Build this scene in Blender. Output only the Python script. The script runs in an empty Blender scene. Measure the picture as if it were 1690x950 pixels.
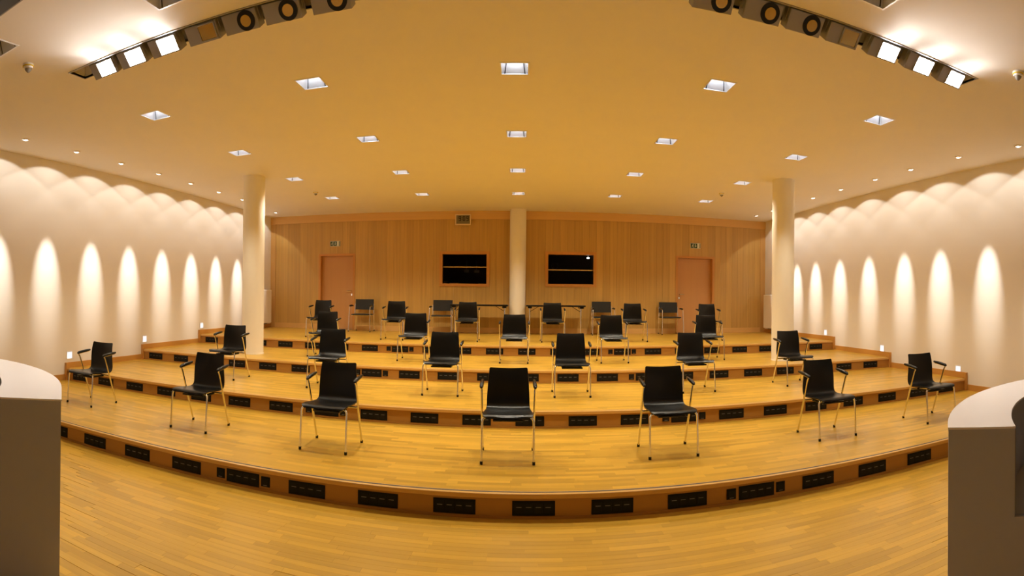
import bpy, bmesh, math, random
from mathutils import Vector, Matrix, Euler
random.seed(7)
SC = bpy.context.scene
COL = SC.collection
PI = math.pi

# ------------------------------------------------------------------ camera (cylindrical panorama of 1690 x 950)
F_PX, Y_HOR = 889.4, 487.9
EYE = 1.7226
YAW, ROLL, PITCH = -0.0179, -0.0104, -0.0032


def rot3(yaw, roll, pitch):
    c, s = math.cos(yaw), math.sin(yaw)
    a = Matrix(((c, -s, 0), (s, c, 0), (0, 0, 1)))
    c, s = math.cos(roll), math.sin(roll)
    b = Matrix(((c, 0, -s), (0, 1, 0), (s, 0, c)))
    c, s = math.cos(pitch), math.sin(pitch)
    d = Matrix(((1, 0, 0), (0, c, -s), (0, s, c)))
    return d @ b @ a


cam = bpy.data.cameras.new('camera')
cam.type = 'PANO'
cam.panorama_type = 'CENTRAL_CYLINDRICAL'
cam.central_cylindrical_range_u_min = -845 / F_PX
cam.central_cylindrical_range_u_max = 845 / F_PX
cam.central_cylindrical_range_v_min = -(950 - Y_HOR) / F_PX
cam.central_cylindrical_range_v_max = Y_HOR / F_PX
cam.central_cylindrical_radius = 1.0
cam.clip_start = 0.05
cam_ob = bpy.data.objects.new('camera', cam)
COL.objects.link(cam_ob)
MT = rot3(YAW, ROLL, PITCH).transposed()
right, fwd, up = MT.col[0], MT.col[1], MT.col[2]
cam_ob.matrix_world = Matrix(((right.x, up.x, -fwd.x, 0), (right.y, up.y, -fwd.y, 0), (right.z, up.z, -fwd.z, EYE), (0, 0, 0, 1)))
SC.camera = cam_ob

# ------------------------------------------------------------------ world, exposure
world = bpy.data.worlds.new('world')
SC.world = world
world.use_nodes = True
world.node_tree.nodes['Background'].inputs[0].default_value = (0.05, 0.045, 0.04, 1)
SC.view_settings.view_transform = 'Standard'
SC.view_settings.look = 'None'
SC.view_settings.gamma = 1.0
SC.view_settings.use_curve_mapping = False
SC.view_settings.exposure = 0.08
SC.cycles.use_denoising = True
SC.cycles.max_bounces = 10
SC.cycles.diffuse_bounces = 6
SC.cycles.caustics_reflective = False
SC.cycles.caustics_refractive = False
SC.cycles.sample_clamp_indirect = 6.0

# light strengths and colours of the place's own lamps
DOWN_W, DOWN_COL = 132.0, (1.0, 0.90, 0.70)
SPILL_W, BEAM_W, WASH_COL = 18.5, 560.0, (1.0, 0.94, 0.85)
FLOOD_W, FLOOD_COL = 13.0, (1.0, 0.93, 0.86)

# ------------------------------------------------------------------ measures of the place (metres)
XL, XR, YB, YF = -7.07, 6.81, 14.085, -3.2
HC = 3.977
ZL = [0.0, 0.2013, 0.4014, 0.5966, 0.7922]
YR = [4.199, 6.281, 8.337, 10.372]


# ------------------------------------------------------------------ materials
def mat_new(name):
    m = bpy.data.materials.new(name)
    m.use_nodes = True
    nt = m.node_tree
    return m, nt, nt.nodes['Principled BSDF']


def mat_plain(name, col, rough=0.5, metal=0.0, spec=0.5, emit=None, estr=0.0, coat=0.0):
    m, nt, b = mat_new(name)
    b.inputs['Base Color'].default_value = (*col, 1)
    b.inputs['Roughness'].default_value = rough
    b.inputs['Metallic'].default_value = metal
    b.inputs['Specular IOR Level'].default_value = spec
    b.inputs['Coat Weight'].default_value = coat
    if emit:
        b.inputs['Emission Color'].default_value = (*emit, 1)
        b.inputs['Emission Strength'].default_value = estr
    return m


def nd(nt, kind, **kw):
    n = nt.nodes.new(kind)
    for k, v in kw.items():
        setattr(n, k, v)
    return n


def math_n(nt, op, a, b=None):
    n = nt.nodes.new('ShaderNodeMath')
    n.operation = op
    for i, v in enumerate((a, b)):
        if v is None:
            continue
        if isinstance(v, (int, float)):
            n.inputs[i].default_value = v
        else:
            nt.links.new(v, n.inputs[i])
    return n.outputs[0]


def mix_col(nt, fac, a, b, mode='MIX'):
    n = nt.nodes.new('ShaderNodeMix')
    n.data_type = 'RGBA'
    n.blend_type = mode
    for sock, v in ((n.inputs[0], fac), (n.inputs[6], a), (n.inputs[7], b)):
        if isinstance(v, (int, float)):
            sock.default_value = v
        elif isinstance(v, tuple):
            sock.default_value = (*v, 1)
        else:
            nt.links.new(v, sock)
    return n.outputs[2]


def grain(nt, pos, scale_vec, detail=4.0):
    mp = nd(nt, 'ShaderNodeMapping')
    mp.inputs['Scale'].default_value = scale_vec
    nt.links.new(pos, mp.inputs['Vector'])
    n = nd(nt, 'ShaderNodeTexNoise')
    n.inputs['Scale'].default_value = 1.0
    n.inputs['Detail'].default_value = detail
    nt.links.new(mp.outputs[0], n.inputs['Vector'])
    return n.outputs[0]


def mat_paint(name, col, rough=0.75, bump=0.02):
    m, nt, b = mat_new(name)
    geo = nd(nt, 'ShaderNodeNewGeometry')
    g = grain(nt, geo.outputs['Position'], (2.0, 2.0, 2.0), 3.0)
    dark = tuple(c * 0.96 for c in col)
    nt.links.new(mix_col(nt, g, dark, col), b.inputs['Base Color'])
    b.inputs['Roughness'].default_value = rough
    b.inputs['Specular IOR Level'].default_value = 0.25
    return m


def mat_wood(name, col, axis='z', rough=0.4, var=0.25, rnd=0.0, coat=0.0, stretch=0.6, fine=14.0):
    """Wood with grain along one axis; rnd = tone change from piece to piece."""
    m, nt, b = mat_new(name)
    geo = nd(nt, 'ShaderNodeNewGeometry')
    pos = geo.outputs['Position']
    info = nd(nt, 'ShaderNodeObjectInfo')
    add = nd(nt, 'ShaderNodeVectorMath', operation='ADD')
    comb = nd(nt, 'ShaderNodeCombineXYZ')
    r13 = math_n(nt, 'MULTIPLY', info.outputs['Random'], 37.0)
    for i in range(3):
        nt.links.new(r13, comb.inputs[i])
    nt.links.new(pos, add.inputs[0])
    nt.links.new(comb.outputs[0], add.inputs[1])
    sv = {'x': (stretch, fine, fine), 'y': (fine, stretch, fine), 'z': (fine, fine, stretch)}[axis]
    g = grain(nt, add.outputs[0], sv, 5.0)
    lo = tuple(c * (1 - var) for c in col)
    hi = tuple(min(1, c * (1 + var * 0.6)) for c in col)
    base = mix_col(nt, g, lo, hi)
    if rnd:
        tone = math_n(nt, 'ADD', math_n(nt, 'MULTIPLY', info.outputs['Random'], 2 * rnd), 1 - rnd)
        cc = nd(nt, 'ShaderNodeCombineXYZ')
        for i in range(3):
            nt.links.new(tone, cc.inputs[i])
        base = mix_col(nt, 1.0, base, cc.outputs[0], 'MULTIPLY')
    nt.links.new(base, b.inputs['Base Color'])
    b.inputs['Roughness'].default_value = rough
    b.inputs['Coat Weight'].default_value = coat
    b.inputs['Coat Roughness'].default_value = 0.2
    return m


FLOOR_COL = (0.56, 0.322, 0.038)


def mat_parquet(name, col, row=0.056, length=0.52, rough=0.3):
    """Strip parquet: rows along x, each strip with its own tone, thin dark joints."""
    m, nt, b = mat_new(name)
    geo = nd(nt, 'ShaderNodeNewGeometry')
    sep = nd(nt, 'ShaderNodeSeparateXYZ')
    nt.links.new(geo.outputs['Position'], sep.inputs[0])
    yr = math_n(nt, 'DIVIDE', sep.outputs[1], row)
    rowi = math_n(nt, 'FLOOR', yr)
    wn = nd(nt, 'ShaderNodeTexWhiteNoise', noise_dimensions='1D')
    nt.links.new(rowi, wn.inputs['W'])
    xr = math_n(nt, 'ADD', math_n(nt, 'DIVIDE', sep.outputs[0], length), math_n(nt, 'MULTIPLY', wn.outputs['Value'], 7.3))
    coli = math_n(nt, 'FLOOR', xr)
    cv = nd(nt, 'ShaderNodeCombineXYZ')
    nt.links.new(rowi, cv.inputs[0])
    nt.links.new(coli, cv.inputs[1])
    wn2 = nd(nt, 'ShaderNodeTexWhiteNoise', noise_dimensions='2D')
    nt.links.new(cv.outputs[0], wn2.inputs['Vector'])
    g = grain(nt, geo.outputs['Position'], (1.2, 30.0, 30.0), 4.0)
    lo = tuple(c * 0.70 for c in col)
    hi = tuple(min(1, c * 1.24) for c in col)
    tone = math_n(nt, 'ADD', math_n(nt, 'MULTIPLY', wn2.outputs['Value'], 0.65), math_n(nt, 'MULTIPLY', g, 0.35))
    base = mix_col(nt, tone, lo, hi)
    fy = math_n(nt, 'FRACT', yr)
    fx = math_n(nt, 'FRACT', xr)
    jy = math_n(nt, 'LESS_THAN', fy, 0.025)
    jx = math_n(nt, 'LESS_THAN', fx, 0.005)
    j = math_n(nt, 'MULTIPLY', math_n(nt, 'MAXIMUM', jy, jx), 0.35)
    base = mix_col(nt, j, base, tuple(c * 0.45 for c in col))
    nt.links.new(base, b.inputs['Base Color'])
    b.inputs['Roughness'].default_value = rough
    b.inputs['Specular IOR Level'].default_value = 0.4
    return m


M = {}
M['wall'] = mat_paint('wall_paint', (0.82, 0.78, 0.72))
M['wall_dark'] = mat_paint('low_bounce_grey', (0.26, 0.255, 0.25))  # grey chosen to curb bounce light off the unseen front wall
M['ceiling'] = mat_paint('ceiling_paint', (0.85, 0.825, 0.79), 0.8)
M['pillar'] = mat_paint('pillar_paint', (0.87, 0.82, 0.71))
M['parquet'] = mat_parquet('parquet', FLOOR_COL)
M['strip'] = mat_wood('floor_strip', FLOOR_COL, 'x', 0.3, 0.22, 0.15, 0.0, 1.2, 30.0)
M['joint'] = mat_plain('floor_joint', (0.16, 0.08, 0.02), 0.6)
M['riser'] = mat_wood('riser_wood', (0.41, 0.195, 0.037), 'x', 0.38, 0.12)
M['nosing'] = mat_wood('nosing_wood', (0.62, 0.36, 0.10), 'x', 0.3, 0.1)
M['groove'] = mat_plain('groove_rubber', (0.05, 0.05, 0.055), 0.5)
M['skirt'] = mat_wood('skirting_wood', (0.55, 0.27, 0.06), 'y', 0.4, 0.12)
M['plank'] = mat_wood('wall_plank_wood', (0.58, 0.355, 0.095), 'z', 0.45, 0.26, 0.07, 0.0, 0.5, 22.0)
M['fascia'] = mat_wood('fascia_wood', (0.72, 0.44, 0.145), 'x', 0.45, 0.10)
M['post'] = mat_wood('post_wood', (0.62, 0.37, 0.12), 'z', 0.45, 0.10)
M['door'] = mat_wood('door_wood', (0.60, 0.32, 0.115), 'z', 0.45, 0.08, 0.0, 0.0, 0.5, 12.0)
M['frame'] = mat_wood('frame_wood', (0.60, 0.28, 0.065), 'z', 0.4, 0.08)
M['shell'] = mat_plain('black_plywood', (0.005, 0.0046, 0.004), 0.30, 0, 0.35)
M['black'] = mat_plain('black_plastic', (0.006, 0.0055, 0.005), 0.3, 0, 0.35)
M['fabric'] = mat_plain('black_fabric', (0.018, 0.018, 0.017), 0.7)
M['chrome'] = mat_plain('chrome', (0.82, 0.80, 0.78), 0.14, 1.0)
M['alu'] = mat_plain('aluminium_reflector', (0.84, 0.87, 0.92), 0.32, 0.6)
M['dark'] = mat_plain('dark_slit', (0.02, 0.02, 0.025), 0.6)
M['panel'] = mat_plain('socket_plate', (0.005, 0.0045, 0.004), 0.55, 0, 0.2)
M['socket'] = mat_plain('socket_module', (0.007, 0.0065, 0.006), 0.5, 0, 0.2)
M['mark'] = mat_plain('white_print', (0.16, 0.155, 0.15), 0.6)
M['desk_top'] = mat_plain('white_laminate', (0.80, 0.78, 0.77), 0.32)
M['desk_face'] = mat_plain('grey_laminate', (0.40, 0.405, 0.45), 0.45)
M['desk_in'] = mat_plain('dark_grey_laminate', (0.26, 0.26, 0.28), 0.5)
M['blue'] = mat_plain('blue_plastic', (0.02, 0.03, 0.22), 0.2)
M['white'] = mat_plain('white_plastic', (0.80, 0.79, 0.76), 0.45)
M['radiator'] = mat_plain('radiator_paint', (0.82, 0.77, 0.68), 0.5)
M['yellow'] = mat_plain('yellow_band', (0.75, 0.55, 0.02), 0.5)
M['grey'] = mat_plain('grey_plastic', (0.25, 0.24, 0.22), 0.5)
M['head'] = mat_plain('lamp_housing', (0.36, 0.35, 0.35), 0.45, 0.3)
M['brass'] = mat_plain('warm_reflector', (0.70, 0.50, 0.18), 0.2, 0.8)
M['lens'] = mat_plain('lens_glass', (0.06, 0.052, 0.045), 0.3)
M['glow'] = mat_plain('lit_flood_glass', (1, 1, 1), 0.4, emit=(1.0, 0.97, 0.94), estr=45.0)
M['lamp'] = mat_plain('lit_lamp', (1, 1, 1), 0.4, emit=(0.90, 0.95, 1.0), estr=20.0)
M['washlamp'] = mat_plain('lit_wash_lamp', (1, 1, 1), 0.4, emit=(1.0, 0.95, 0.86), estr=2.5)
M['steplamp'] = mat_plain('lit_step_light', (0.9, 0.95, 1), 0.4, emit=(0.55, 0.76, 1.0), estr=0.75)
M['green'] = mat_plain('exit_green', (0.008, 0.055, 0.030), 0.5)
M['exit_white'] = mat_plain('exit_white', (0.75, 0.78, 0.72), 0.5)
M['clock_frame'] = mat_plain('clock_frame', (0.76, 0.60, 0.34), 0.5)
M['clock_face'] = mat_plain('clock_face', (0.21, 0.175, 0.10), 0.4)
M['ink'] = mat_plain('digit_black', (0.006, 0.005, 0.004), 0.5)
M['booth'] = mat_plain('booth_dark', (0.16, 0.12, 0.07), 0.8)
M['paper'] = mat_plain('paper', (0.70, 0.66, 0.58), 0.8)
mg, nt, bs = mat_new('window_glass')
bs.inputs['Base Color'].default_value = (1, 1, 1, 1)
bs.inputs['Roughness'].default_value = 0.02
bs.inputs['Transmission Weight'].default_value = 1.0
bs.inputs['IOR'].default_value = 1.05
M['glass'] = mg


# ------------------------------------------------------------------ mesh helpers
def bx(bm, x0, x1, y0, y1, z0, z1):
    v = [bm.verts.new(p) for p in ((x0, y0, z0), (x1, y0, z0), (x1, y1, z0), (x0, y1, z0), (x0, y0, z1), (x1, y0, z1), (x1, y1, z1), (x0, y1, z1))]
    for f in ((3, 2, 1, 0), (4, 5, 6, 7), (0, 1, 5, 4), (1, 2, 6, 5), (2, 3, 7, 6), (3, 0, 4, 7)):
        bm.faces.new([v[i] for i in f])


def box(x0, x1, y0, y1, z0, z1, bev=0.0):
    bm = bmesh.new()
    bx(bm, x0, x1, y0, y1, z0, z1)
    if bev:
        bmesh.ops.bevel(bm, geom=bm.edges[:], offset=bev, segments=2, affect='EDGES', profile=0.5)
    return bm


def tube_into(bm, pts, r, n=8, cap=True):
    """A round tube along a list of points."""
    pts = [Vector(p) for p in pts]
    rings = []
    prev_n = None
    for i, p in enumerate(pts):
        if i == 0:
            t = pts[1] - p
        elif i == len(pts) - 1:
            t = p - pts[i - 1]
        else:
            t = (pts[i + 1] - p).normalized() + (p - pts[i - 1]).normalized()
        t.normalize()
        if prev_n is None:
            ref = Vector((0, 0, 1)) if abs(t.z) < 0.9 else Vector((1, 0, 0))
            nrm = t.cross(ref).normalized()
        else:
            nrm = (prev_n - t * prev_n.dot(t)).normalized()
        prev_n = nrm
        bn = t.cross(nrm)
        rr = r[i] if isinstance(r, (list, tuple)) else r
        rings.append([bm.verts.new(p + (nrm * math.cos(2 * PI * k / n) + bn * math.sin(2 * PI * k / n)) * rr) for k in range(n)])
    for a, b in zip(rings, rings[1:]):
        for k in range(n):
            bm.faces.new((a[k], a[(k + 1) % n], b[(k + 1) % n], b[k]))
    if cap:
        bm.faces.new(rings[0][::-1])
        bm.faces.new(rings[-1])


def tube(pts, r, n=8):
    bm = bmesh.new()
    tube_into(bm, pts, r, n)
    bmesh.ops.recalc_face_normals(bm, faces=bm.faces[:])
    return bm


def bend(pts, rad=0.04, seg=4):
    """Round the corners of a polyline."""
    pts = [Vector(p) for p in pts]
    out = [pts[0]]
    for a, b, c in zip(pts, pts[1:], pts[2:]):
        d1, d2 = (a - b), (c - b)
        r = min(rad, d1.length * 0.45, d2.length * 0.45)
        p, q = b + d1.normalized() * r, b + d2.normalized() * r
        for k in range(seg + 1):
            t = k / seg
            out.append(p * (1 - t) ** 2 + b * 2 * t * (1 - t) + q * t * t)
    out.append(pts[-1])
    return out


def prism(poly, axis, a, b):
    """Extrude a polygon given in the other two axes between a and b along axis."""
    bm = bmesh.new()
    mk = {'x': lambda p, t: (t, p[0], p[1]), 'y': lambda p, t: (p[0], t, p[1]), 'z': lambda p, t: (p[0], p[1], t)}[axis]
    lo = [bm.verts.new(mk(p, a)) for p in poly]
    hi = [bm.verts.new(mk(p, b)) for p in poly]
    n = len(poly)
    bm.faces.new(lo)
    bm.faces.new(hi)
    for i in range(n):
        bm.faces.new((lo[i], lo[(i + 1) % n], hi[(i + 1) % n], hi[i]))
    bmesh.ops.recalc_face_normals(bm, faces=bm.faces[:])
    return bm


def lathe(prof, n=24, axis='z'):
    """Turn a profile of (radius, height) about an axis."""
    bm = bmesh.new()
    rings = []
    for r, h in prof:
        ring = []
        for k in range(n):
            a = 2 * PI * k / n
            x, y = r * math.cos(a), r * math.sin(a)
            ring.append(bm.verts.new((x, y, h) if axis == 'z' else (x, h, y)))
        rings.append(ring)
    for a, b in zip(rings, rings[1:]):
        for k in range(n):
            bm.faces.new((a[k], a[(k + 1) % n], b[(k + 1) % n], b[k]))
    if prof[0][0] > 1e-5:
        bm.faces.new(rings[0][::-1])
    if prof[-1][0] > 1e-5:
        bm.faces.new(rings[-1])
    bmesh.ops.remove_doubles(bm, verts=bm.verts[:], dist=1e-6)
    bmesh.ops.recalc_face_normals(bm, faces=bm.faces[:])
    return bm


def obj(name, bm, m, parent=None, loc=None, smooth=False, rot=None):
    me = bpy.data.meshes.new(name)
    bm.to_mesh(me)
    bm.free()
    if isinstance(m, (list, tuple)):
        for k in m:
            me.materials.append(M[k])
    else:
        me.materials.append(M[m])
    if smooth:
        for p in me.polygons:
            p.use_smooth = True
        try:
            me.set_sharp_from_angle(angle=math.radians(40))
        except Exception:
            pass
    o = bpy.data.objects.new(name, me)
    COL.objects.link(o)
    if parent:
        o.parent = parent
    if loc:
        o.location = loc
    if rot:
        o.rotation_euler = rot
    return o


def tag(o, label, cat, group=None):
    o['label'] = label
    o['category'] = cat
    if group:
        o['group'] = group
    return o


def thing(name, label, cat, loc=(0, 0, 0), rotz=0.0, group=None):
    o = bpy.data.objects.new(name, None)
    o.empty_display_size = 0.1
    COL.objects.link(o)
    o.location = loc
    o.rotation_euler = (0, 0, rotz)
    return tag(o, label, cat, group)


def struct(o, label=None):
    o['kind'] = 'structure'
    if label:
        o['label'] = label
    return o


def struct_root(name, loc=(0, 0, 0), label=None):
    o = bpy.data.objects.new(name, None)
    o.empty_display_size = 0.1
    COL.objects.link(o)
    o.location = loc
    return struct(o, label)


def copy_tree(src, parent=None):
    c = src.copy()
    COL.objects.link(c)
    c.parent = parent
    for ch in src.children:
        copy_tree(ch, c)
    return c


def dup(src, loc, label, rotz=None):
    c = copy_tree(src)
    c.location = loc
    if rotz is not None:
        c.rotation_euler = (0, 0, rotz)
    c['label'] = label
    return c


def spot(name, parent, loc, target, watts, col, angle, blend, radius=0.03):
    li = bpy.data.lights.new(name, 'SPOT')
    li.energy = watts
    li.color = col
    li.spot_size = angle
    li.spot_blend = blend
    li.shadow_soft_size = radius
    o = bpy.data.objects.new(name, li)
    COL.objects.link(o)
    if parent:
        o.parent = parent
    o.location = loc
    d = Vector(target) - Vector(loc)
    o.rotation_euler = d.to_track_quat('-Z', 'Y').to_euler()
    return o


ORD = ['first', 'second', 'third', 'fourth', 'fifth', 'sixth', 'seventh', 'eighth', 'ninth', 'tenth', 'eleventh', 'twelfth', 'thirteenth', 'fourteenth',
       'fifteenth', 'sixteenth', 'seventeenth', 'eighteenth', 'nineteenth', 'twentieth', 'twenty-first', 'twenty-second', 'twenty-third', 'twenty-fourth']
TIER = ['lowest', 'second', 'third', 'top']


# ------------------------------------------------------------------ room shell
def grid_sheet(xs, ys, holes, place):
    """Faces of a sheet cut by breakpoints, left out where a hole is."""
    bm = bmesh.new()
    vt = {}

    def v(i, j):
        if (i, j) not in vt:
            vt[(i, j)] = bm.verts.new(place(xs[i], ys[j]))
        return vt[(i, j)]
    for i in range(len(xs) - 1):
        for j in range(len(ys) - 1):
            cx, cy = (xs[i] + xs[i + 1]) / 2, (ys[j] + ys[j + 1]) / 2
            if any(h[0] < cx < h[1] and h[2] < cy < h[3] for h in holes):
                continue
            bm.faces.new((v(i, j), v(i + 1, j), v(i + 1, j + 1), v(i, j + 1)))
    return bm


# floor in front, with the strips that show singly built as planks
fl = struct(obj('floor', box(XL - 0.1, XR + 0.1, YF, YR[0] + 0.05, -0.1, 0.0), 'parquet'), 'honey-coloured strip parquet floor in front of the stepped tiers')
ROWH = 0.06
strip_mesh = {}
nstrips = 0
y = 2.07
while y < YR[0] - 0.012:
    y0 = y
    y = y0 + ROWH
    x = -5.0 - random.random() * 0.6
    while x < 4.6:
        ln = random.choice((0.42, 0.5, 0.58, 0.66))
        cx, cy = x + ln / 2, (y + y0) / 2
        r = math.hypot(cx, cy)
        th = math.degrees(math.atan2(cx, cy))
        seen = r > 3.24 and -47.5 < th < 46.5 and not (th < -40 and r < 3.3)
        if seen and nstrips < 298:
            if ln not in strip_mesh:
                bm = box(-ln / 2 + 0.0004, ln / 2 - 0.0004, -ROWH / 2 + 0.0004, ROWH / 2 - 0.0004, 0.0, 0.002)
                me = bpy.data.meshes.new('plank')
                bm.to_mesh(me)
                bm.free()
                me.materials.append(M['strip'])
                strip_mesh[ln] = me
            o = bpy.data.objects.new('plank', strip_mesh[ln])
            COL.objects.link(o)
            o.parent = fl
            o.location = (cx, cy, 0.0)
            nstrips += 1
        x += ln

# tiers
for k in range(4):
    y0 = YR[k]
    y1 = YR[k + 1] if k < 3 else YB
    zt = ZL[k + 1]
    t = struct_root('floor_tier', (0, y0, 0), 'stepped parquet tier, %s of the four' % ('lowest' if k == 0 else TIER[k]))
    obj('deck', box(XL, XR, 0.05, y1 - y0 + 0.05, zt - 0.04, zt), 'parquet', t)
    obj('riser', box(XL, XR, 0.0, 0.05, ZL[k] + 0.001, zt - 0.04), 'riser', t)
    obj('kick_strip', box(XL + 0.02, XR - 0.02, -0.006, 0.0, ZL[k] + 0.001, ZL[k] + 0.022), 'riser', t)
    nb = box(XL + 0.06, XR - 0.06, -0.022, 0.05, zt - 0.036, zt + 0.001, 0.005)
    obj('nosing', nb, 'nosing', t)
    obj('groove_strip', box(XL + 0.06, XR - 0.06, 0.010, 0.030 if k == 0 else 0.016, zt, zt + 0.0022), 'groove' if k == 0 else 'riser', t)

# ceiling with the openings of the recessed lamps and the two lamp slots
LX0, LY0, SX, SY = -0.0915, 5.299, 2.107, 2.1208
DL = 0.135
downs = [(LX0 + i * SX, LY0 + j * SY, j, i) for j in range(4) for i in range(-2, 3)]
near_downs = [(-4.12, 2.78), (-2.55, 3.20), (2.43, 3.12)]
SLOTS = [(-4.13, -1.12, 3.685, 3.90), (1.05, 4.06, 3.62, 3.835)]
holes = [(x - DL, x + DL, y - DL, y + DL) for x, y, _, _ in downs] + [(x - DL, x + DL, y - DL, y + DL) for x, y in near_downs] + SLOTS
xs = sorted({XL - 0.1, XR + 0.1, *[h[0] for h in holes], *[h[1] for h in holes]})
ys = sorted({YF, YB + 0.1, *[h[2] for h in holes], *[h[3] for h in holes]})
bm = grid_sheet(xs, ys, holes, lambda a, b: (a, b, HC))
for s in SLOTS:   # sides and lid of the slots
    bx(bm, s[0], s[1], s[2] - 0.01, s[2], HC, HC + 0.2)
    bx(bm, s[0], s[1], s[3], s[3] + 0.01, HC, HC + 0.2)
    bx(bm, s[0] - 0.01, s[0], s[2], s[3], HC, HC + 0.2)
    bx(bm, s[1], s[1] + 0.01, s[2], s[3], HC, HC + 0.2)
    bx(bm, s[0], s[1], s[2], s[3], HC + 0.2, HC + 0.21)
struct(obj('ceiling', bm, 'ceiling'), 'smooth cream painted ceiling')

struct(obj('wall_left', box(XL - 0.15, XL, YF, YB + 0.1, -0.1, HC + 0.02), 'wall'), 'cream side wall on the clock side')
struct(obj('wall_right', box(XR, XR + 0.15, YF, YB + 0.1, -0.1, HC + 0.02), 'wall'), 'cream side wall away from the clock')
struct(obj('wall_front', box(XL - 0.15, XR + 0.15, YF - 0.15, YF, -0.1, HC + 0.02), 'wall_dark'), 'unseen wall behind the speaker area, made dark grey to curb bounce light')

# skirting that climbs along the side walls
n = 0
for sgn, X in ((1, XL), (-1, XR)):
    bm = bmesh.new()
    edges = [YF] + YR + [YB]
    for k in range(5):
        a, b = edges[k], edges[k + 1]
        z = ZL[k]
        bx(bm, min(X, X + sgn * 0.018), max(X, X + sgn * 0.018), a, b, z, z + 0.10)
        if k:
            bx(bm, min(X, X + sgn * 0.05), max(X, X + sgn * 0.05), a - 0.03, a + 0.0, ZL[k - 1], z + 0.10)
    struct(obj('baseboard_' + ('left' if sgn == 1 else 'right'), bm, 'skirt'), 'wooden skirting that climbs the tiers along the side wall')

# back wall: backing sheet with openings, vertical planks, fascia, posts
ZF = ZL[4]
DOORS = [(-5.57, -4.50, 2.885), (4.13, 5.25, 2.905)]
WINS = [(-2.165, -0.85, 2.00, 2.92), (0.61, 1.955, 2.015, 2.935)]
op = [(d[0], d[1], ZF - 1, d[2]) for d in DOORS] + [(w[0], w[1], w[2], w[3]) for w in WINS]
xs = sorted({XL, XR, *[o_[0] for o_ in op], *[o_[1] for o_ in op]})
zs = sorted({0.0, HC, ZF, *[o_[2] for o_ in op if o_[2] > 0], *[o_[3] for o_ in op]})
bm = grid_sheet(xs, zs, op, lambda a, b: (a, YB + 0.015, b))
wb = struct(obj('wall_back', bm, 'riser'), 'back wall clad in upright wooden planks')
POSTW = 0.15
ZFAS = 3.765
ZSK = ZF + 0.135
brk = sorted({XL + POSTW, XR - POSTW, *[o_[0] for o_ in op], *[o_[1] for o_ in op]})
for a, b in zip(brk, brk[1:]):
    cnt = max(1, round((b - a) / 0.185))
    w = (b - a) / cnt
    mid = (a + b) / 2
    segs = [(ZSK, ZFAS)]
    for o_ in op:
        if o_[0] < mid < o_[1]:
            segs = [(ZSK, o_[2])] * (o_[2] > ZSK) + [(o_[3], ZFAS)]
    cache = {}
    for i in range(cnt):
        for (s0, s1) in segs:
            key = (s0, s1)
            if key not in cache:
                m_ = bpy.data.meshes.new('plank')
                t_ = box(-w / 2 + 0.0012, w / 2 - 0.0012, -0.013, 0.013, s0, s1)
                t_.to_mesh(m_)
                t_.free()
                m_.materials.append(M['plank'])
                cache[key] = m_
            o = bpy.data.objects.new('plank', cache[key])
            COL.objects.link(o)
            o.parent = wb
            o.location = (a + (i + 0.5) * w, YB + random.uniform(-0.0012, 0.0012), 0)
struct(obj('trim_1', box(XL, XR, YB - 0.05, YB + 0.014, ZFAS, HC), 'fascia'), 'broad pale wooden fascia under the ceiling of the back wall')
struct(obj('trim_2', box(XL, XL + POSTW, YB - 0.035, YB + 0.014, ZF, ZFAS), 'post'), 'pale wooden corner post on the clock side')
struct(obj('trim_3', box(XR - POSTW, XR, YB - 0.035, YB + 0.014, ZF, ZFAS), 'post'), 'pale wooden corner post away from the clock')
bm = bmesh.new()
for a, b in ((XL + POSTW, DOORS[0][0]), (DOORS[0][1], DOORS[1][0]), (DOORS[1][1], XR - POSTW)):
    bx(bm, a, b, YB - 0.025, YB + 0.014, ZF, ZSK)
struct(obj('baseboard_back', bm, 'fascia'), 'pale wooden skirting of the back wall')

# doors
for n, (a, b, zt) in enumerate(DOORS):
    side = 1 if n == 0 else -1
    r = struct_root('door_%d' % (n + 1), ((a + b) / 2, YB, ZF), 'plain wooden door %s' % ('on the clock side' if n == 0 else 'away from the clock'))
    w, h = b - a, zt - ZF
    bm = bmesh.new()
    bx(bm, -w / 2, -w / 2 + 0.06, -0.03, 0.16, 0, h)
    bx(bm, w / 2 - 0.06, w / 2, -0.03, 0.16, 0, h)
    bx(bm, -w / 2 + 0.06, w / 2 - 0.06, -0.03, 0.16, h - 0.06, h)
    obj('door_frame', bm, 'frame', r)
    leaf = obj('door_leaf', box(-w / 2 + 0.063, w / 2 - 0.063, 0.10, 0.14, 0.006, h - 0.063), 'door', r)
    hx = side * (w / 2 - 0.13)
    hb = tube(bend([(hx, 0.10, 1.06), (hx, 0.045, 1.06), (hx - side * 0.13, 0.045, 1.06)], 0.02), 0.011)
    obj('handle', hb, 'chrome', leaf, smooth=True)
    obj('lock_plate', box(hx - 0.022, hx + 0.022, 0.094, 0.10, 0.93, 0.99, 0.003), 'chrome', leaf)

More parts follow.
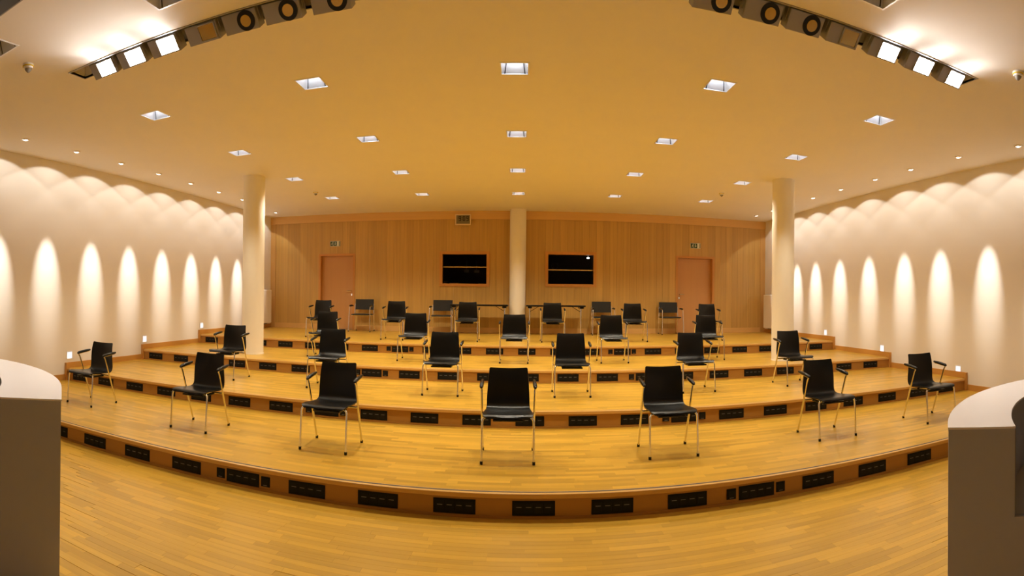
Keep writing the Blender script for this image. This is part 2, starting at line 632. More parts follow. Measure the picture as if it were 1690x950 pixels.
# booth windows
for n, (a, b, z0, z1) in enumerate(WINS):
    r = struct_root('window_%d' % (n + 1), ((a + b) / 2, YB, z0), 'dark booth window in an orange wooden frame, %s' % ('below the clock' if n == 0 else 'away from the clock'))
    w, h = b - a, z1 - z0
    f = 0.075
    bm = bmesh.new()
    bx(bm, -w / 2, -w / 2 + f, -0.035, 0.12, 0, h)
    bx(bm, w / 2 - f, w / 2, -0.035, 0.12, 0, h)
    bx(bm, -w / 2 + f, w / 2 - f, -0.035, 0.12, 0, f)
    bx(bm, -w / 2 + f, w / 2 - f, -0.035, 0.12, h - f, h)
    obj('window_frame', bm, 'frame', r)
    obj('pane', box(-w / 2 + f, w / 2 - f, 0.05, 0.056, f, h - f), 'glass', r)
    bm = bmesh.new()   # the dark booth behind the pane
    bx(bm, -w / 2 - 0.3, w / 2 + 0.3, 0.9, 0.92, -0.5, h + 0.4)
    bx(bm, -w / 2 - 0.32, -w / 2 - 0.3, 0.13, 0.92, -0.5, h + 0.4)
    bx(bm, w / 2 + 0.3, w / 2 + 0.32, 0.13, 0.92, -0.5, h + 0.4)
    bx(bm, -w / 2 - 0.3, w / 2 + 0.3, 0.13, 0.92, -0.52, -0.5)
    bx(bm, -w / 2 - 0.3, w / 2 + 0.3, 0.13, 0.92, h + 0.4, h + 0.42)
    obj('booth_lining', bm, 'booth', r)
    zr = (0.50 if n == 0 else 0.432)
    obj('rail', box(-w / 2 + f, w / 2 - f, 0.015, 0.045, zr, zr + 0.022), 'clock_frame', r)
    if n == 0:
        obj('paper_stack', box(-w / 2 + f + 0.02, -w / 2 + f + 0.12, 0.16, 0.30, -0.02, 0.14), 'paper', r)
        obj('paper_stack', box(-w / 2 + f + 0.16, -w / 2 + f + 0.40, 0.16, 0.32, -0.02, 0.115), 'paper', r)
        obj('booth_ledge', box(-w / 2, w / 2, 0.13, 0.45, -0.05, -0.02), 'booth', r)
        for hx in (0.03, 0.30):
            bm = bmesh.new()
            bx(bm, hx - 0.06, hx + 0.06, 0.2, 0.3, zr - 0.12, zr - 0.05)
            bx(bm, hx - 0.008, hx + 0.008, 0.24, 0.26, zr - 0.05, zr + 0.2)
            obj('hanging_device', bm, 'grey', r)
    else:
        ring = bmesh.new()
        cpts = [(-0.41 + 0.085 * math.cos(2 * PI * q / 20), 0.3, zr + 0.13 + 0.085 * math.sin(2 * PI * q / 20)) for q in range(21)]
        tube_into(ring, cpts, 0.012, 6)
        obj('ring_handle', ring, 'grey', r, smooth=True)
        obj('small_lamp', lathe([(0.0, 0), (0.035, 0), (0.04, 0.03), (0.0, 0.05)], 12), 'washlamp', r, loc=(w / 2 - f - 0.12, 0.2, h - f - 0.08))
        obj('cable', tube([(w / 2 - f - 0.03, 0.15, -0.1), (w / 2 - f - 0.03, 0.15, h)], 0.008, 6), 'grey', r)

# ------------------------------------------------------------------ pillars
for (x, y, z, lab) in ((-4.945, 9.09, ZL[3], 'cream round pillar on the third tier, on the clock side'),
                       (4.725, 8.98, ZL[3], 'cream round pillar on the third tier, away from the clock'),
                       (-0.11, 13.80, ZL[4], 'cream round pillar between the two booth windows at the back wall')):
    p = thing('pillar', lab, 'pillar', (x, y, z), 0, 'round pillars')
    obj('shaft', lathe([(0.208, 0.0), (0.208, HC - z)], 48), 'pillar', p, smooth=True)
    obj('base_ring', lathe([(0.208, 0.0), (0.216, 0.0), (0.216, 0.02), (0.208, 0.022)], 48), 'pillar', p, smooth=True)

# ------------------------------------------------------------------ counters in front
def annulus(c, r0, r1, a0, a1, z0, z1, n=40, lead=None):
    """A curved bar; lead = (outer corner, direction of the end cut) puts a straight piece before the arc."""
    bm = bmesh.new()
    q = []
    if lead:
        (px, py), (dx, dy), rref = lead
        pts = [(px + dx * (rref - r), py + dy * (rref - r)) for r in (r0, r1)]
        q.append([bm.verts.new((pts[i][0], pts[i][1], z)) for i, z in ((0, z0), (1, z0), (1, z1), (0, z1))])
    for i in range(n + 1):
        a = a0 + (a1 - a0) * i / n
        ca, sa = math.cos(a), math.sin(a)
        q.append([bm.verts.new((c[0] + r * ca, c[1] + r * sa, z)) for r, z in ((r0, z0), (r1, z0), (r1, z1), (r0, z1))])
    for s, t in zip(q, q[1:]):
        for i in range(4):
            bm.faces.new((s[i], s[(i + 1) % 4], t[(i + 1) % 4], t[i]))
    bm.faces.new(q[0])
    bm.faces.new(q[-1])
    bmesh.ops.recalc_face_normals(bm, faces=bm.faces[:])
    return bm


def counter(c, r0, r1, a0, a1, lab, lead=None):
    t = thing('curved_counter', lab, 'counter', (c[0], c[1], 0), 0, 'curved speaker counters')
    a0, a1 = math.radians(a0), math.radians(a1)
    ld = (lead[0], lead[1], r1) if lead else None
    obj('top', annulus((0, 0), r0 - 0.004, r1 + 0.003, a0, a1, 1.09, 1.10, lead=ld), 'desk_top', t)
    obj('upper_body', annulus((0, 0), r0, r1, a0, a1, 0.65, 1.09, lead=ld), 'desk_face', t)
    obj('lower_body', annulus((0, 0), r0 - 0.48, r1, a0, a1, 0.0, 0.65, lead=ld), 'desk_face', t)
    obj('inner_shelf', annulus((0, 0), r0 - 0.47, r0 - 0.006, a0 + (a1 - a0) * 0.004, a1, 0.65, 0.66), 'desk_in', t)
    obj('inner_lining', annulus((0, 0), r0 - 0.006, r0, a0 + (a1 - a0) * 0.004, a1, 0.66, 1.089), 'desk_in', t)
    return t


counter((3.5, 0.36), 1.87, 2.20, 136.8, 25, 'white-topped curved counter beside the tiers, away from the clock')
counter((-4.07, 0.72), 1.735, 2.135, 48.87, 155, 'white-topped curved counter beside the tiers, on the clock side', ((1.70, 1.35), (-0.72, -0.69)))

# ------------------------------------------------------------------ socket panels in the risers
def make_panel():
    t = thing('power_outlet', '', 'power outlet', (0, 0, 0))
    obj('plate', box(-0.167, 0.167, -0.006, 0.0, 0.0, 0.115, 0.002), 'panel', t)
    for i in range(4):
        cx = -0.114 + i * 0.076
        s = obj('socket', box(cx - 0.032, cx + 0.032, -0.0085, -0.006, 0.018, 0.097, 0.001), 'socket', t)
        bm = bmesh.new()
        bx(bm, cx - 0.022, cx + 0.020, -0.0092, -0.0085, 0.064, 0.069)
        obj('mark', bm, 'mark', s)
    return t


def make_small():
    t = thing('wall_socket', '', 'socket', (0, 0, 0))
    obj('plate', box(-0.043, 0.043, -0.006, 0.0, 0.0, 0.088, 0.002), 'panel', t)
    obj('flap', box(-0.030, 0.030, -0.010, -0.006, 0.012, 0.072, 0.001), 'socket', t)
    obj('lip', box(-0.018, 0.018, -0.0125, -0.010, 0.012, 0.017), 'mark', t)
    return t


panel0, small0 = make_panel(), make_small()
first_p, first_s = True, True
for k in range(4):
    kmin, kmax = -11, 10
    for i in range(kmin, kmax + 1):
        lab = 'black socket panel in the riser of the %s tier, %s from the clock-side wall' % (TIER[k], ORD[i + 11])
        loc = (0.11 + 0.62 * i, YR[k] - 0.0005, ZL[k] + 0.028)
        if first_p:
            q = panel0
            q.location = loc
            q['label'] = lab
            first_p = False
        else:
            q = dup(panel0, loc, lab)
        q['group'] = 'socket panels in the risers'
    for x, lab in ((-2.60, 'first'), (-2.14, 'second'), (1.735, 'third'), (2.20, 'fourth')):
        loc = (x, YR[k] - 0.0005, ZL[k] + 0.045)
        lab = 'small black socket box in the riser of the %s tier, %s from the clock-side wall' % (TIER[k], lab)
        if first_s:
            q = small0
            q.location = loc
            q['label'] = lab
            first_s = False
        else:
            q = dup(small0, loc, lab)
        q['group'] = 'small socket boxes in the risers'


# ------------------------------------------------------------------ chairs
def shell_mesh():
    """One-piece seat and back: profile along the middle, widths and bowing across."""
    prof = [  # y, z, half width, forward bow of the edges, dish
        (-0.246, 0.418, 0.196, 0.0, 0.000), (-0.243, 0.433, 0.213, 0.0, 0.0), (-0.230, 0.444, 0.226, 0.0, 0.001), (-0.205, 0.450, 0.232, 0.0, 0.003), (-0.16, 0.452, 0.233, 0.0, 0.006),
        (-0.09, 0.447, 0.231, 0.0, 0.010), (-0.01, 0.440, 0.227, 0.0, 0.013), (0.07, 0.434, 0.222, 0.0, 0.014), (0.125, 0.434, 0.217, 0.002, 0.012), (0.160, 0.441, 0.214, 0.006, 0.009),
        (0.183, 0.456, 0.212, 0.010, 0.006), (0.197, 0.478, 0.211, 0.014, 0.003), (0.204, 0.510, 0.210, 0.018, 0.0), (0.207, 0.56, 0.208, 0.022, 0.0), (0.207, 0.62, 0.204, 0.024, 0.0),
        (0.208, 0.68, 0.200, 0.024, 0.0), (0.212, 0.74, 0.195, 0.022, 0.0), (0.219, 0.785, 0.191, 0.020, 0.0), (0.226, 0.812, 0.188, 0.018, 0.0), (0.229, 0.820, 0.180, 0.017, 0.0)]
    bm = bmesh.new()
    nu = 10
    rows = []
    for (y, z, w, bow, dish) in prof:
        r = []
        for i in range(nu + 1):
            u = -1 + 2 * i / nu
            zz = z - dish * (1 - u * u)
            yy = y - bow * u * u
            if z > 0.80:
                zz += 0.008 * u * u   # top edge dips in the middle
            r.append(bm.verts.new((w * u, yy, zz)))
        rows.append(r)
    for a, b in zip(rows, rows[1:]):
        for i in range(nu):
            bm.faces.new((a[i], a[i + 1], b[i + 1], b[i]))
    bmesh.ops.recalc_face_normals(bm, faces=bm.faces[:])
    bmesh.ops.solidify(bm, geom=bm.faces[:], thickness=0.011)
    bmesh.ops.recalc_face_normals(bm, faces=bm.faces[:])
    return bm


def foot_cap(p):
    return tube([(p[0], p[1], 0.0), (p[0], p[1], 0.028)], 0.0145, 10)


def make_chair():
    t = thing('armchair', '', 'chair', (0, 0, 0))
    obj('seat_shell', shell_mesh(), 'shell', t, smooth=True)
    for s in (-1, 1):
        f = (s * 0.239, -0.2325)
        pts = bend([(f[0], f[1], 0.012), (s * 0.236, -0.205, 0.424), (s * 0.14, -0.185, 0.424), (s * 0.12, 0.05, 0.398)], 0.045, 5)
        lg = obj('leg', tube(pts, 0.0105, 9), 'chrome', t, smooth=True)
        obj('foot_cap', foot_cap(f), 'black', lg, smooth=True)
        r = (s * 0.2505, 0.2325)
        pts = bend([(r[0], r[1], 0.012), (s * 0.256, 0.005, 0.625), (s * 0.256, -0.022, 0.662), (s * 0.256, 0.185, 0.688)], 0.035, 5)
        lg = obj('leg', tube(pts, 0.0105, 9), 'chrome', t, smooth=True)
        obj('foot_cap', foot_cap(r), 'black', lg, smooth=True)
        bm = bmesh.new()
        pp = [(s * 0.256, -0.035, 0.664), (s * 0.256, -0.02, 0.674), (s * 0.256, 0.06, 0.686), (s * 0.256, 0.14, 0.695), (s * 0.256, 0.205, 0.702)]
        tube_into(bm, pp, [0.012, 0.019, 0.020, 0.019, 0.013], 10)
        bmesh.ops.recalc_face_normals(bm, faces=bm.faces[:])
        obj('arm_pad', bm, 'black', t, smooth=True)
    obj('crossbar', tube([(-0.252, 0.076, 0.396), (0.252, 0.076, 0.396)], 0.0095, 8), 'chrome', t, smooth=True)
    obj('seat_bracket', box(-0.14, 0.14, -0.15, 0.10, 0.372, 0.390, 0.004), 'black', t)
    return t


def make_back_chair():
    t = thing('meeting_chair', '', 'chair', (0, 0, 0))
    obj('seat', box(-0.235, 0.235, -0.24, 0.22, 0.435, 0.462, 0.01), 'fabric', t)
    bm = bmesh.new()
    vs = []
    for i in range(9):
        u = -1 + i / 4
        yy = 0.235 - 0.03 * u * u
        vs.append([bm.verts.new((0.25 * u, yy + dy, z)) for dy, z in ((-0.012, 0.565), (0.012, 0.565), (0.03, 0.845), (0.006, 0.845))])
    for a, b in zip(vs, vs[1:]):
        for k in range(4):
            bm.faces.new((a[k], a[(k + 1) % 4], b[(k + 1) % 4], b[k]))
    bm.faces.new(vs[0])
    bm.faces.new(vs[-1])
    bmesh.ops.recalc_face_normals(bm, faces=bm.faces[:])
    obj('backrest', bm, 'fabric', t, smooth=True)
    for s in (-1, 1):
        f = (s * 0.29, -0.27)
        pts = bend([(f[0], f[1], 0.01), (s * 0.275, -0.225, 0.655), (s * 0.272, -0.06, 0.665)], 0.05, 5)
        lg = obj('leg', tube(pts, 0.0115, 8), 'chrome', t, smooth=True)
        obj('foot_cap', foot_cap(f), 'black', lg)
        r = (s * 0.25, 0.275)
        pts = bend([(r[0], r[1], 0.01), (s * 0.262, 0.20, 0.45), (s * 0.255, 0.215, 0.72)], 0.06, 5)
        lg = obj('leg', tube(pts, 0.0115, 8), 'chrome', t, smooth=True)
        obj('foot_cap', foot_cap(r), 'black', lg)
        obj('arm_pad', tube([(s * 0.273, -0.215, 0.672), (s * 0.272, -0.10, 0.682), (s * 0.268, 0.04, 0.672)], [0.018, 0.02, 0.016], 10), 'black', t, smooth=True)
    obj('seat_rail', tube([(-0.268, -0.10, 0.425), (0.268, -0.10, 0.425)], 0.010, 8), 'chrome', t, smooth=True)
    obj('seat_rail', tube([(-0.262, 0.15, 0.425), (0.262, 0.15, 0.425)], 0.010, 8), 'chrome', t, smooth=True)
    return t


ROWS = [
    [(-5.356, 5.241, 0.011), (-3.476, 5.134, 0.0), (-1.873, 5.119, 0.014), (-0.118, 5.137, -0.021), (1.458, 5.191, 0.004), (3.310, 5.185, 0.003), (4.814, 5.083, 0.031)],
    [(-4.442, 7.363, 0.007), (-2.738, 7.327, -0.012), (-1.070, 7.316, 0.001), (0.691, 7.351, 0.016), (2.481, 7.455, -0.005), (4.147, 7.487, -0.011)],
    [(-3.596, 9.389, -0.019), (-1.900, 9.379, 0.001), (-0.123, 9.408, 0.0), (1.620, 9.444, -0.004), (3.471, 9.588, 0.051)],
    [(-4.437, 11.308, 0.025), (-2.723, 11.336, -0.005), (-1.153, 11.368, -0.02), (0.667, 11.454, -0.003), (2.451, 11.527, -0.019), (4.218, 11.616, 0.031)]]
chair0 = make_chair()
firstc = True
for k, rw in enumerate(ROWS):
    for i, (x, y, a) in enumerate(rw):
        lab = 'black shell armchair on chrome legs, %s tier, %s from the clock-side wall' % (TIER[k], ORD[i])
        if firstc:
            c = chair0
            c.location = (x, y, ZL[k + 1])
            c.rotation_euler = (0, 0, -a)
            c['label'] = lab
            firstc = False
        else:
            c = dup(chair0, (x, y, ZL[k + 1]), lab, -a)
        c['group'] = 'armchairs set out on the tiers'
back0 = make_back_chair()
for i, (x, y, lab) in enumerate(((-4.13, 13.57, 'black padded meeting chair beside the clock-side door'),
                                 (-2.03, 13.60, 'black padded meeting chair at the end of the table on the clock side'),
                                 (2.07, 13.66, 'black padded meeting chair by the table end away from the clock'),
                                 (3.88, 13.70, 'black padded meeting chair beside the door away from the clock'))):
    if i == 0:
        back0.location = (x, y, ZF)
        back0['label'] = lab
        c = back0
    else:
        c = dup(back0, (x, y, ZF), lab)
    c['group'] = 'padded chairs along the back wall'

# ------------------------------------------------------------------ folding tables at the back wall
for (x0, x1, lab) in ((-1.76, -0.335, 'narrow black folding table below the clock-side booth window'), (0.115, 1.58, 'narrow black folding table below the other booth window')):
    cx = (x0 + x1) / 2
    w = (x1 - x0) / 2
    t = thing('folding_table', lab, 'table', (cx, 13.5, ZF), 0, 'folding tables at the back wall')
    obj('table_top', box(-w, w, -0.30, 0.28, 0.712, 0.75, 0.004), 'black', t)
    for s in (-1, 1):
        lx = s * (w - 0.09)
        lg = obj('leg', tube([(lx, 0, 0.03), (lx, 0, 0.70)], 0.018, 10), 'chrome', t, smooth=True)
        obj('foot_bar', box(lx - 0.02, lx + 0.02, -0.26, 0.26, 0.0, 0.035, 0.006), 'chrome', lg)
        obj('bracket', box(lx - 0.05, lx + 0.05, -0.26, 0.24, 0.67, 0.712, 0.006), 'black', t)
        obj('brace', tube([(lx, 0, 0.58), (lx - s * 0.22, 0, 0.71)], 0.007, 6), 'black', t)

# ------------------------------------------------------------------ radiators on the side walls at the back
for sgn, X, lab in ((1, XL, 'white radiator cover on the clock-side wall near the back'), (-1, XR, 'white radiator cover on the side wall away from the clock')):
    t = thing('radiator', lab, 'radiator', (X, 13.15, ZF + 0.12), 0, 'radiators on the side walls')
    a, b = (0.05, 0.19) if sgn == 1 else (-0.19, -0.05)
    obj('cover', box(a, b, -0.60, 0.60, 0.02, 0.95, 0.012), 'radiator', t)
    bm = bmesh.new()
    for q in range(9):
        bx(bm, a + 0.02, b - 0.02, -0.54 + q * 0.123, -0.45 + q * 0.123, 0.948, 0.953)
    obj('top_grille', bm, 'grey', t)
    for yy in (-0.45, 0.45):
        obj('wall_bracket', box(min(sgn * 0.001, sgn * 0.055), max(sgn * 0.001, sgn * 0.055), yy - 0.03, yy + 0.03, 0.1, 0.85), 'grey', t)
    obj('base_pipe', tube([(sgn * 0.08, -0.5, 0.0), (sgn * 0.08, 0.5, 0.0)], 0.02, 8), 'grey', t)

# ------------------------------------------------------------------ step lights in the side walls
def step_light(X, sgn, y, z, lab):
    t = thing('step_light', lab, 'step light', (X, y, z), 0, 'step lights in the side walls')
    d = sgn * 0.008
    bm = bmesh.new()
    for (a, b, c, e) in ((-0.075, -0.058, -0.075, 0.075), (0.058, 0.075, -0.075, 0.075), (-0.058, 0.058, -0.075, -0.058), (-0.058, 0.058, 0.058, 0.075)):
        bx(bm, min(0, d), max(0, d), a, b, c, e)
    obj('frame', bm, 'white', t)
    obj('lens', box(min(0, d * 0.6), max(0, d * 0.6), -0.058, 0.058, -0.058, 0.058), 'steplamp', t)


for k, (y, z) in enumerate(((6.36, 0.625), (8.41, 0.80), (10.48, 0.99))):
    step_light(XL, 1, y, z, 'small lit square step light on the clock-side wall beside the %s tier' % TIER[k + 1])
for k, (y, z) in enumerate(((6.47, 0.535), (8.60, 0.755), (10.75, 0.965))):
    step_light(XR, -1, y, z, 'small lit square step light opposite the clock side, beside the %s tier' % TIER[k + 1])

# ------------------------------------------------------------------ clock and exit signs
ck = thing('wall_clock', 'digital wall clock with a pale frame reading 9:09', 'clock', (-1.548, YB - 0.05, 3.605))
bm = bmesh.new()
for (a, b, c, d) in ((-0.207, -0.18, 0, 0.285), (0.18, 0.207, 0, 0.285), (-0.18, 0.18, 0, 0.03), (-0.18, 0.18, 0.255, 0.285)):
    bx(bm, a, b, -0.05, 0.0, c, d)
obj('frame', bm, 'clock_frame', ck)
obj('face', box(-0.18, 0.18, -0.038, 0.0, 0.03, 0.255), 'clock_face', ck)


def seg_digit(x, z, w, h, segs):
    bm = bmesh.new()
    t = 0.018
    R = {'a': (0, w, h - t, h), 'g': (0, w, h / 2 - t / 2, h / 2 + t / 2), 'd': (0, w, 0, t), 'f': (0, t, h / 2, h), 'b': (w - t, w, h / 2, h), 'e': (0, t, 0, h / 2), 'c': (w - t, w, 0, h / 2)}
    for s in segs:
        a, b, c, d = R[s]
        bx(bm, x + a, x + b, -0.0405, -0.038, z + c, z + d)
    return bm


for x, sg in ((-0.115, 'abcdfg'), (-0.01, 'abcdef'), (0.085, 'abcdfg')):
    obj('digit', seg_digit(x, 0.105, 0.062, 0.13, sg), 'ink', ck)
for z in (0.14, 0.19):
    obj('colon_dot', box(-0.035, -0.022, -0.0405, -0.038, z, z + 0.013), 'ink', ck)


def exit_sign(x, z, lab):
    t = thing('exit_sign', lab, 'exit sign', (x, YB - 0.013, z), 0, 'exit signs above the doors')
    obj('body', box(-0.145, 0.145, -0.03, 0.0, 0, 0.145, 0.004), 'exit_white', t)
    for a, b in ((-0.135, -0.045), (-0.038, 0.052)):
        obj('green_field', box(a, b, -0.032, -0.03, 0.012, 0.133), 'green', t)
    obj('green_field', box(0.118, 0.137, -0.032, -0.03, 0.012, 0.133), 'green', t)
    # running figure
    bm = bmesh.new()

    def stroke(p, q, w):
        p, q = Vector((p[0], 0, p[1])), Vector((q[0], 0, q[1]))
        d = (q - p).normalized()
        nn = Vector((-d.z, 0, d.x)) * w
        vs_ = [bm.verts.new(v_ + Vector((0, -0.0335, 0))) for v_ in (p + nn, q + nn, q - nn, p - nn)]
        bm.faces.new(vs_)
    stroke((-0.085, 0.065), (-0.078, 0.098), 0.010)
    stroke((-0.085, 0.068), (-0.066, 0.048), 0.006)
    stroke((-0.066, 0.048), (-0.070, 0.024), 0.005)
    stroke((-0.087, 0.068), (-0.100, 0.044), 0.006)
    stroke((-0.100, 0.044), (-0.122, 0.040), 0.005)
    stroke((-0.079, 0.096), (-0.060, 0.080), 0.004)
    stroke((-0.080, 0.096), (-0.104, 0.086), 0.004)
    hd = [bm.verts.new((-0.070 + 0.011 * math.cos(q * PI / 5), -0.0335, 0.116 + 0.011 * math.sin(q * PI / 5))) for q in range(10)]
    bm.faces.new(hd)
    obj('running_figure', bm, 'exit_white', t)
    arrow = prism([(-0.001, 0.122), (0.015, 0.122), (0.015, 0.07), (0.034, 0.07), (0.007, 0.03), (-0.020, 0.07), (-0.001, 0.07)], 'y', -0.0335, -0.032)
    obj('arrow', arrow, 'exit_white', t)


exit_sign(-5.085, 3.09, 'green exit sign with running figure above the clock-side door')
exit_sign(4.68, 3.12, 'green exit sign with running figure above the door away from the clock')

# ------------------------------------------------------------------ recessed square downlights
def make_down():
    t = thing('downlight', '', 'downlight', (0, 0, 0))
    d, i, h = DL, 0.085, 0.13
    bm = bmesh.new()
    for (a, b, c, e) in ((-d - 0.012, -d + 0.004, -d - 0.012, d + 0.012), (d - 0.004, d + 0.012, -d - 0.012, d + 0.012), (-d, d, -d - 0.012, -d + 0.004), (-d, d, d - 0.004, d + 0.012)):
        bx(bm, a, b, c, e, -0.004, 0.002)
    obj('trim_frame', bm, 'alu', t)
    bm = bmesh.new()
    lo = [(-d, -d, 0), (d, -d, 0), (d, d, 0), (-d, d, 0)]
    hi = [(-i, -i, h), (i, -i, h), (i, i, h), (-i, i, h)]
    vl = [bm.verts.new(p) for p in lo]
    vh = [bm.verts.new(p) for p in hi]
    for k in range(4):
        bm.faces.new((vl[(k + 1) % 4], vl[k], vh[k], vh[(k + 1) % 4]))
    bm.faces.new(vh)
    obj('reflector', bm, 'alu', t)
    for s in (-1, 1):
        for e, f in ((-1, 0.010), (1, 0.004)):
            bm = bmesh.new()
            bm.faces.new([bm.verts.new(p) for p in ((s * 0.108, e * (d - f), 0.003), (s * 0.096, e * (d - f), 0.003), (s * 0.078, e * (i - 0.003), h - 0.004), (s * 0.086, e * (i - 0.003), h - 0.004))])
            obj('baffle_slit', bm, 'dark', t)
    for x in (-0.045, 0.0, 0.045):
        obj('lamp', tube([(x, -0.05, h - 0.016), (x, 0.05, h - 0.016)], 0.013, 8), 'lamp', t, smooth=True)
    sp = spot('lamp_light', t, (0, 0, 0.02), (0, 0, -1), DOWN_W, DOWN_COL, math.radians(118), 0.6, 0.07)
    return t


down0 = make_down()
unlit_lamp = [c for c in down0.children if c.name.startswith('lamp') and c.type == 'MESH'][0].data.copy()
unlit_lamp.materials[0] = M['white']
COLN = ['first', 'second', 'third', 'fourth', 'fifth']
RN = ['row nearest the curved counters', 'second row from the curved counters', 'second row from the back wall', 'row nearest the back wall']
for n, (x, y, j, i) in enumerate(downs):
    lab = 'square recessed downlight, %s, %s from the clock-side wall' % (RN[j], COLN[i + 2])
    if n == 0:
        down0.location = (x, y, HC)
        down0['label'] = lab
        c = down0
    else:
        c = dup(down0, (x, y, HC), lab)
    c['group'] = 'square downlights in the ceiling'
for (x, y), lab in zip(near_downs, ('square recessed downlight beside the smoke detector, in front of the clock-side lamp slot', 'square recessed downlight in front of the clock-side lamp slot',
                                    'square recessed downlight in front of the lamp slot away from the clock')):
    c = dup(down0, (x, y, HC), lab)
    for ch in list(c.children):   # these three are switched off
        if ch.type == 'LIGHT':
            bpy.data.objects.remove(ch)
        elif ch.name.startswith('lamp'):
            ch.data = unlit_lamp
    c['group'] = 'square downlights in the ceiling'

# ------------------------------------------------------------------ wall washers
def washer(X, sgn, x, y, lab, beam=True):
    """sgn: direction from the lamp to the wall (-1 = towards lower x)."""
    t = thing('wall_washer', lab, 'spotlight', (x, y, HC), 0, 'round wall washers in the ceiling')
    obj('ring', lathe([(0.052, 0.0), (0.072, 0.0), (0.070, -0.006), (0.054, -0.006)], 20), 'white', t, smooth=True)
    obj('lamp', lathe([(0.0, -0.024), (0.022, -0.021), (0.040, -0.012), (0.05, 0.0), (0.0, 0.0)], 20), 'washlamp', t, smooth=True)
    hood = prism([(-sgn * 0.052 * math.cos(q * PI / 10 - PI / 2), 0.052 * math.sin(q * PI / 10 - PI / 2)) for q in range(11)], 'z', -0.014, -0.004)
    obj('glare_hood', hood, 'brass', t)
    dx = abs(X - x)
    spot('spill_light', t, (sgn * 0.02, 0, -0.045), (sgn * (0.02 + math.sin(math.radians(25))), 0, -0.045 - math.cos(math.radians(25))), SPILL_W, WASH_COL, math.radians(119), 0.12, 0.02)
    spot('beam_light', t, (sgn * 0.02, 0, -0.045), (sgn * dx, 0, -2.02), BEAM_W, WASH_COL, math.radians(20), 1.0, 0.02)


WY = [4.80, 5.82, 6.87, 7.91, 8.96, 10.03, 11.08, 12.12]
for n, y in enumerate(WY[::-1]):
    washer(XL, -1, -6.34, y, 'small round ceiling spot washing the clock-side wall, %s from the back corner' % ORD[n + 1])
WYR = [5.80, 6.93, 7.93, 9.07, 10.17, 11.22, 12.15]
for n, y in enumerate(WYR[::-1]):
    washer(XR, 1, 6.08, y, 'small round ceiling spot washing the wall away from the clock, %s from the back corner' % ORD[n + 1])
washer(XR, 1, 6.2, 4.72, 'small round ceiling spot washing the wall away from the clock, nearest the curved counter')
washer(XL, -1, -6.50, 13.2, 'small round ceiling spot in the back corner on the clock side')
washer(XR, 1, 6.06, 13.08, 'small round ceiling spot in the back corner away from the clock')

# ------------------------------------------------------------------ lamp slots with swivelling heads
def make_head(kind):
    """A box head that looks towards -y; origin at the ceiling above the face's middle."""
    t = thing('slot_lamp', '', 'spotlight', (0, 0, 0))
    w = 0.155
    ob = obj('housing', box(-w, w, 0.0, 0.12, -0.158, 0.0, 0.006), 'head', t)
    cx = 0.055
    if kind == 'round':
        rx = lambda pr, nm, m_: obj(nm, lathe(pr, 28, 'y'), m_, t, loc=(cx, 0, -0.079), smooth=True)
        rx([(0.060, 0.0), (0.078, 0.0), (0.078, -0.006), (0.060, -0.006)], 'dark_ring', 'black')
        rx([(0.046, -0.001), (0.060, -0.001), (0.060, -0.005), (0.046, -0.005)], 'inner_ring', 'head')
        rx([(0.036, -0.002), (0.045, -0.002), (0.045, -0.012), (0.038, -0.012)], 'brass_ring', 'brass')
        rx([(0.0, -0.004), (0.022, -0.005), (0.036, -0.002), (0.036, 0.0), (0.0, 0.0)], 'lens', 'lens')
    else:
        bm = bmesh.new()
        a, b, c, e = (cx - 0.115, cx + 0.095, -0.154, -0.006) if kind == 'lit' else (cx - 0.085, cx + 0.085, -0.148, -0.010)  # lit window drawn larger to stand in for bloom around the lamp
        for (p, q, r_, s_) in ((a, a + 0.01, c, e), (b - 0.01, b, c, e), (a + 0.01, b - 0.01, c, c + 0.01), (a + 0.01, b - 0.01, e - 0.01, e)):
            bx(bm, p, q, -0.010, 0.0, r_, s_)
        obj('window_frame', bm, 'head', t)
        obj('window', box(a + 0.01, b - 0.01, -0.004, 0.0, c + 0.01, e - 0.01), 'glow' if kind == 'lit' else 'brass', t)
    for s in (-1, 1):
        obj('yoke', prism([(0.03, 0.03), (0.11, 0.03), (0.08, -0.10), (0.04, -0.10)], 'x', s * (w + 0.006) - 0.003, s * (w + 0.006) + 0.003), 'head', t)
    if kind == 'lit':
        li = bpy.data.lights.new('flood_light', 'AREA')
        li.shape = 'RECTANGLE'
        li.size, li.size_y = 0.14, 0.11
        li.energy, li.color = FLOOD_W, FLOOD_COL
        li.spread = math.radians(125)
        lo = bpy.data.objects.new('flood_light', li)
        COL.objects.link(lo)
        lo.parent = t
        lo.location = (cx, -0.016, -0.079)
        lo.rotation_euler = Vector((0, -1, 0)).to_track_quat('-Z', 'Z').to_euler()
    return t


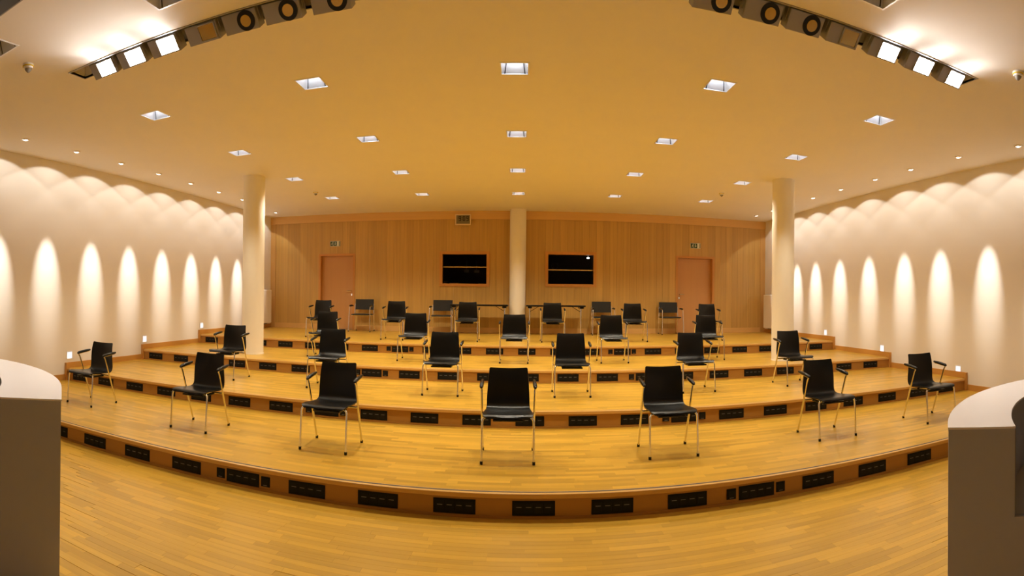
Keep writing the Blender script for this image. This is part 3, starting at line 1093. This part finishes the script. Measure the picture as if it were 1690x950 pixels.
protos = {}
HEADS = {0: [('lit', -3.72), ('lit', -3.35), ('lit', -2.97), ('flood', -2.56), ('round', -2.19), ('round', -1.82), ('round', -1.42)],
         1: [('round', 1.36), ('round', 1.76), ('round', 2.13), ('flood', 2.50), ('lit', 2.93), ('lit', 3.35), ('lit', 3.77)]}
KN = {'lit': 'lit white flood head', 'flood': 'unlit square flood head', 'round': 'unlit round-lens spot head'}
for side, lst in HEADS.items():
    s = SLOTS[side]
    cnt = {}
    seq = lst if side == 0 else lst[::-1]
    for kind, x in seq:
        cnt[kind] = cnt.get(kind, 0) + 1
        where = 'clock-side ceiling slot' if side == 0 else 'slot opposite the clock side'
        lab = '%s in the %s' % (KN[kind], where)
        if kind != 'flood':
            lab += ', %s from the wall' % ORD[cnt[kind] - 1]
        loc = (x, s[2] + 0.02, HC)
        if kind not in protos:
            c = protos[kind] = make_head(kind)
            c.location = loc
            c['label'] = lab
        else:
            c = dup(protos[kind], loc, lab)
        c.rotation_euler = (math.radians(42), 0, 0)
        c['group'] = 'lamp heads in the ceiling slots'
for n, s in enumerate(SLOTS):
    bm = bmesh.new()
    bx(bm, s[0] - 0.012, s[1] + 0.012, s[2] - 0.014, s[2], HC - 0.006, HC + 0.02)
    bx(bm, s[0] - 0.012, s[1] + 0.012, s[3], s[3] + 0.012, HC - 0.004, HC + 0.02)
    bx(bm, s[0] - 0.012, s[0], s[2], s[3], HC - 0.004, HC + 0.02)
    bx(bm, s[1], s[1] + 0.012, s[2], s[3], HC - 0.004, HC + 0.02)
    struct(obj('trim_%d' % (4 + n), bm, 'head'), 'thin metal rim of a ceiling lamp slot')

# ------------------------------------------------------------------ smoke detectors, black ceiling box
for x, y, lab in ((-4.25, 3.24, 'white smoke detector with yellow ring beside the clock-side lamp slot'), (4.20, 3.20, 'white smoke detector with yellow ring beside the lamp slot away from the clock'),
                  (-4.39, 10.86, 'white smoke detector with yellow ring above the top tier on the clock side'), (4.11, 10.61, 'white smoke detector with yellow ring above the top tier, away from the clock')):
    t = thing('smoke_detector', lab, 'smoke detector', (x, y, HC), 0, 'smoke detectors on the ceiling')
    obj('base', lathe([(0.0, 0.0), (0.055, 0.0), (0.055, -0.018), (0.0, -0.018)], 24), 'white', t, smooth=True)
    obj('yellow_ring', lathe([(0.05, -0.018), (0.056, -0.018), (0.056, -0.028), (0.05, -0.028)], 24), 'yellow', t, smooth=True)
    obj('collar', lathe([(0.0, -0.018), (0.05, -0.018), (0.047, -0.045), (0.0, -0.045)], 24), 'white', t, smooth=True)
    obj('sensor_cone', lathe([(0.036, -0.045), (0.030, -0.060), (0.012, -0.080), (0.0, -0.082)], 20), 'grey', t, smooth=True)
t = thing('ceiling_box', 'black box fixed to the ceiling near the clock-side counter', 'ceiling box', (-4.3, 2.05, HC), 0)
obj('body', box(-0.95, 0.95, -0.42, 0.42, -0.012, 0.0), 'black', t)
obj('rim', box(-0.97, 0.97, -0.44, 0.44, -0.004, 0.0), 'grey', t)
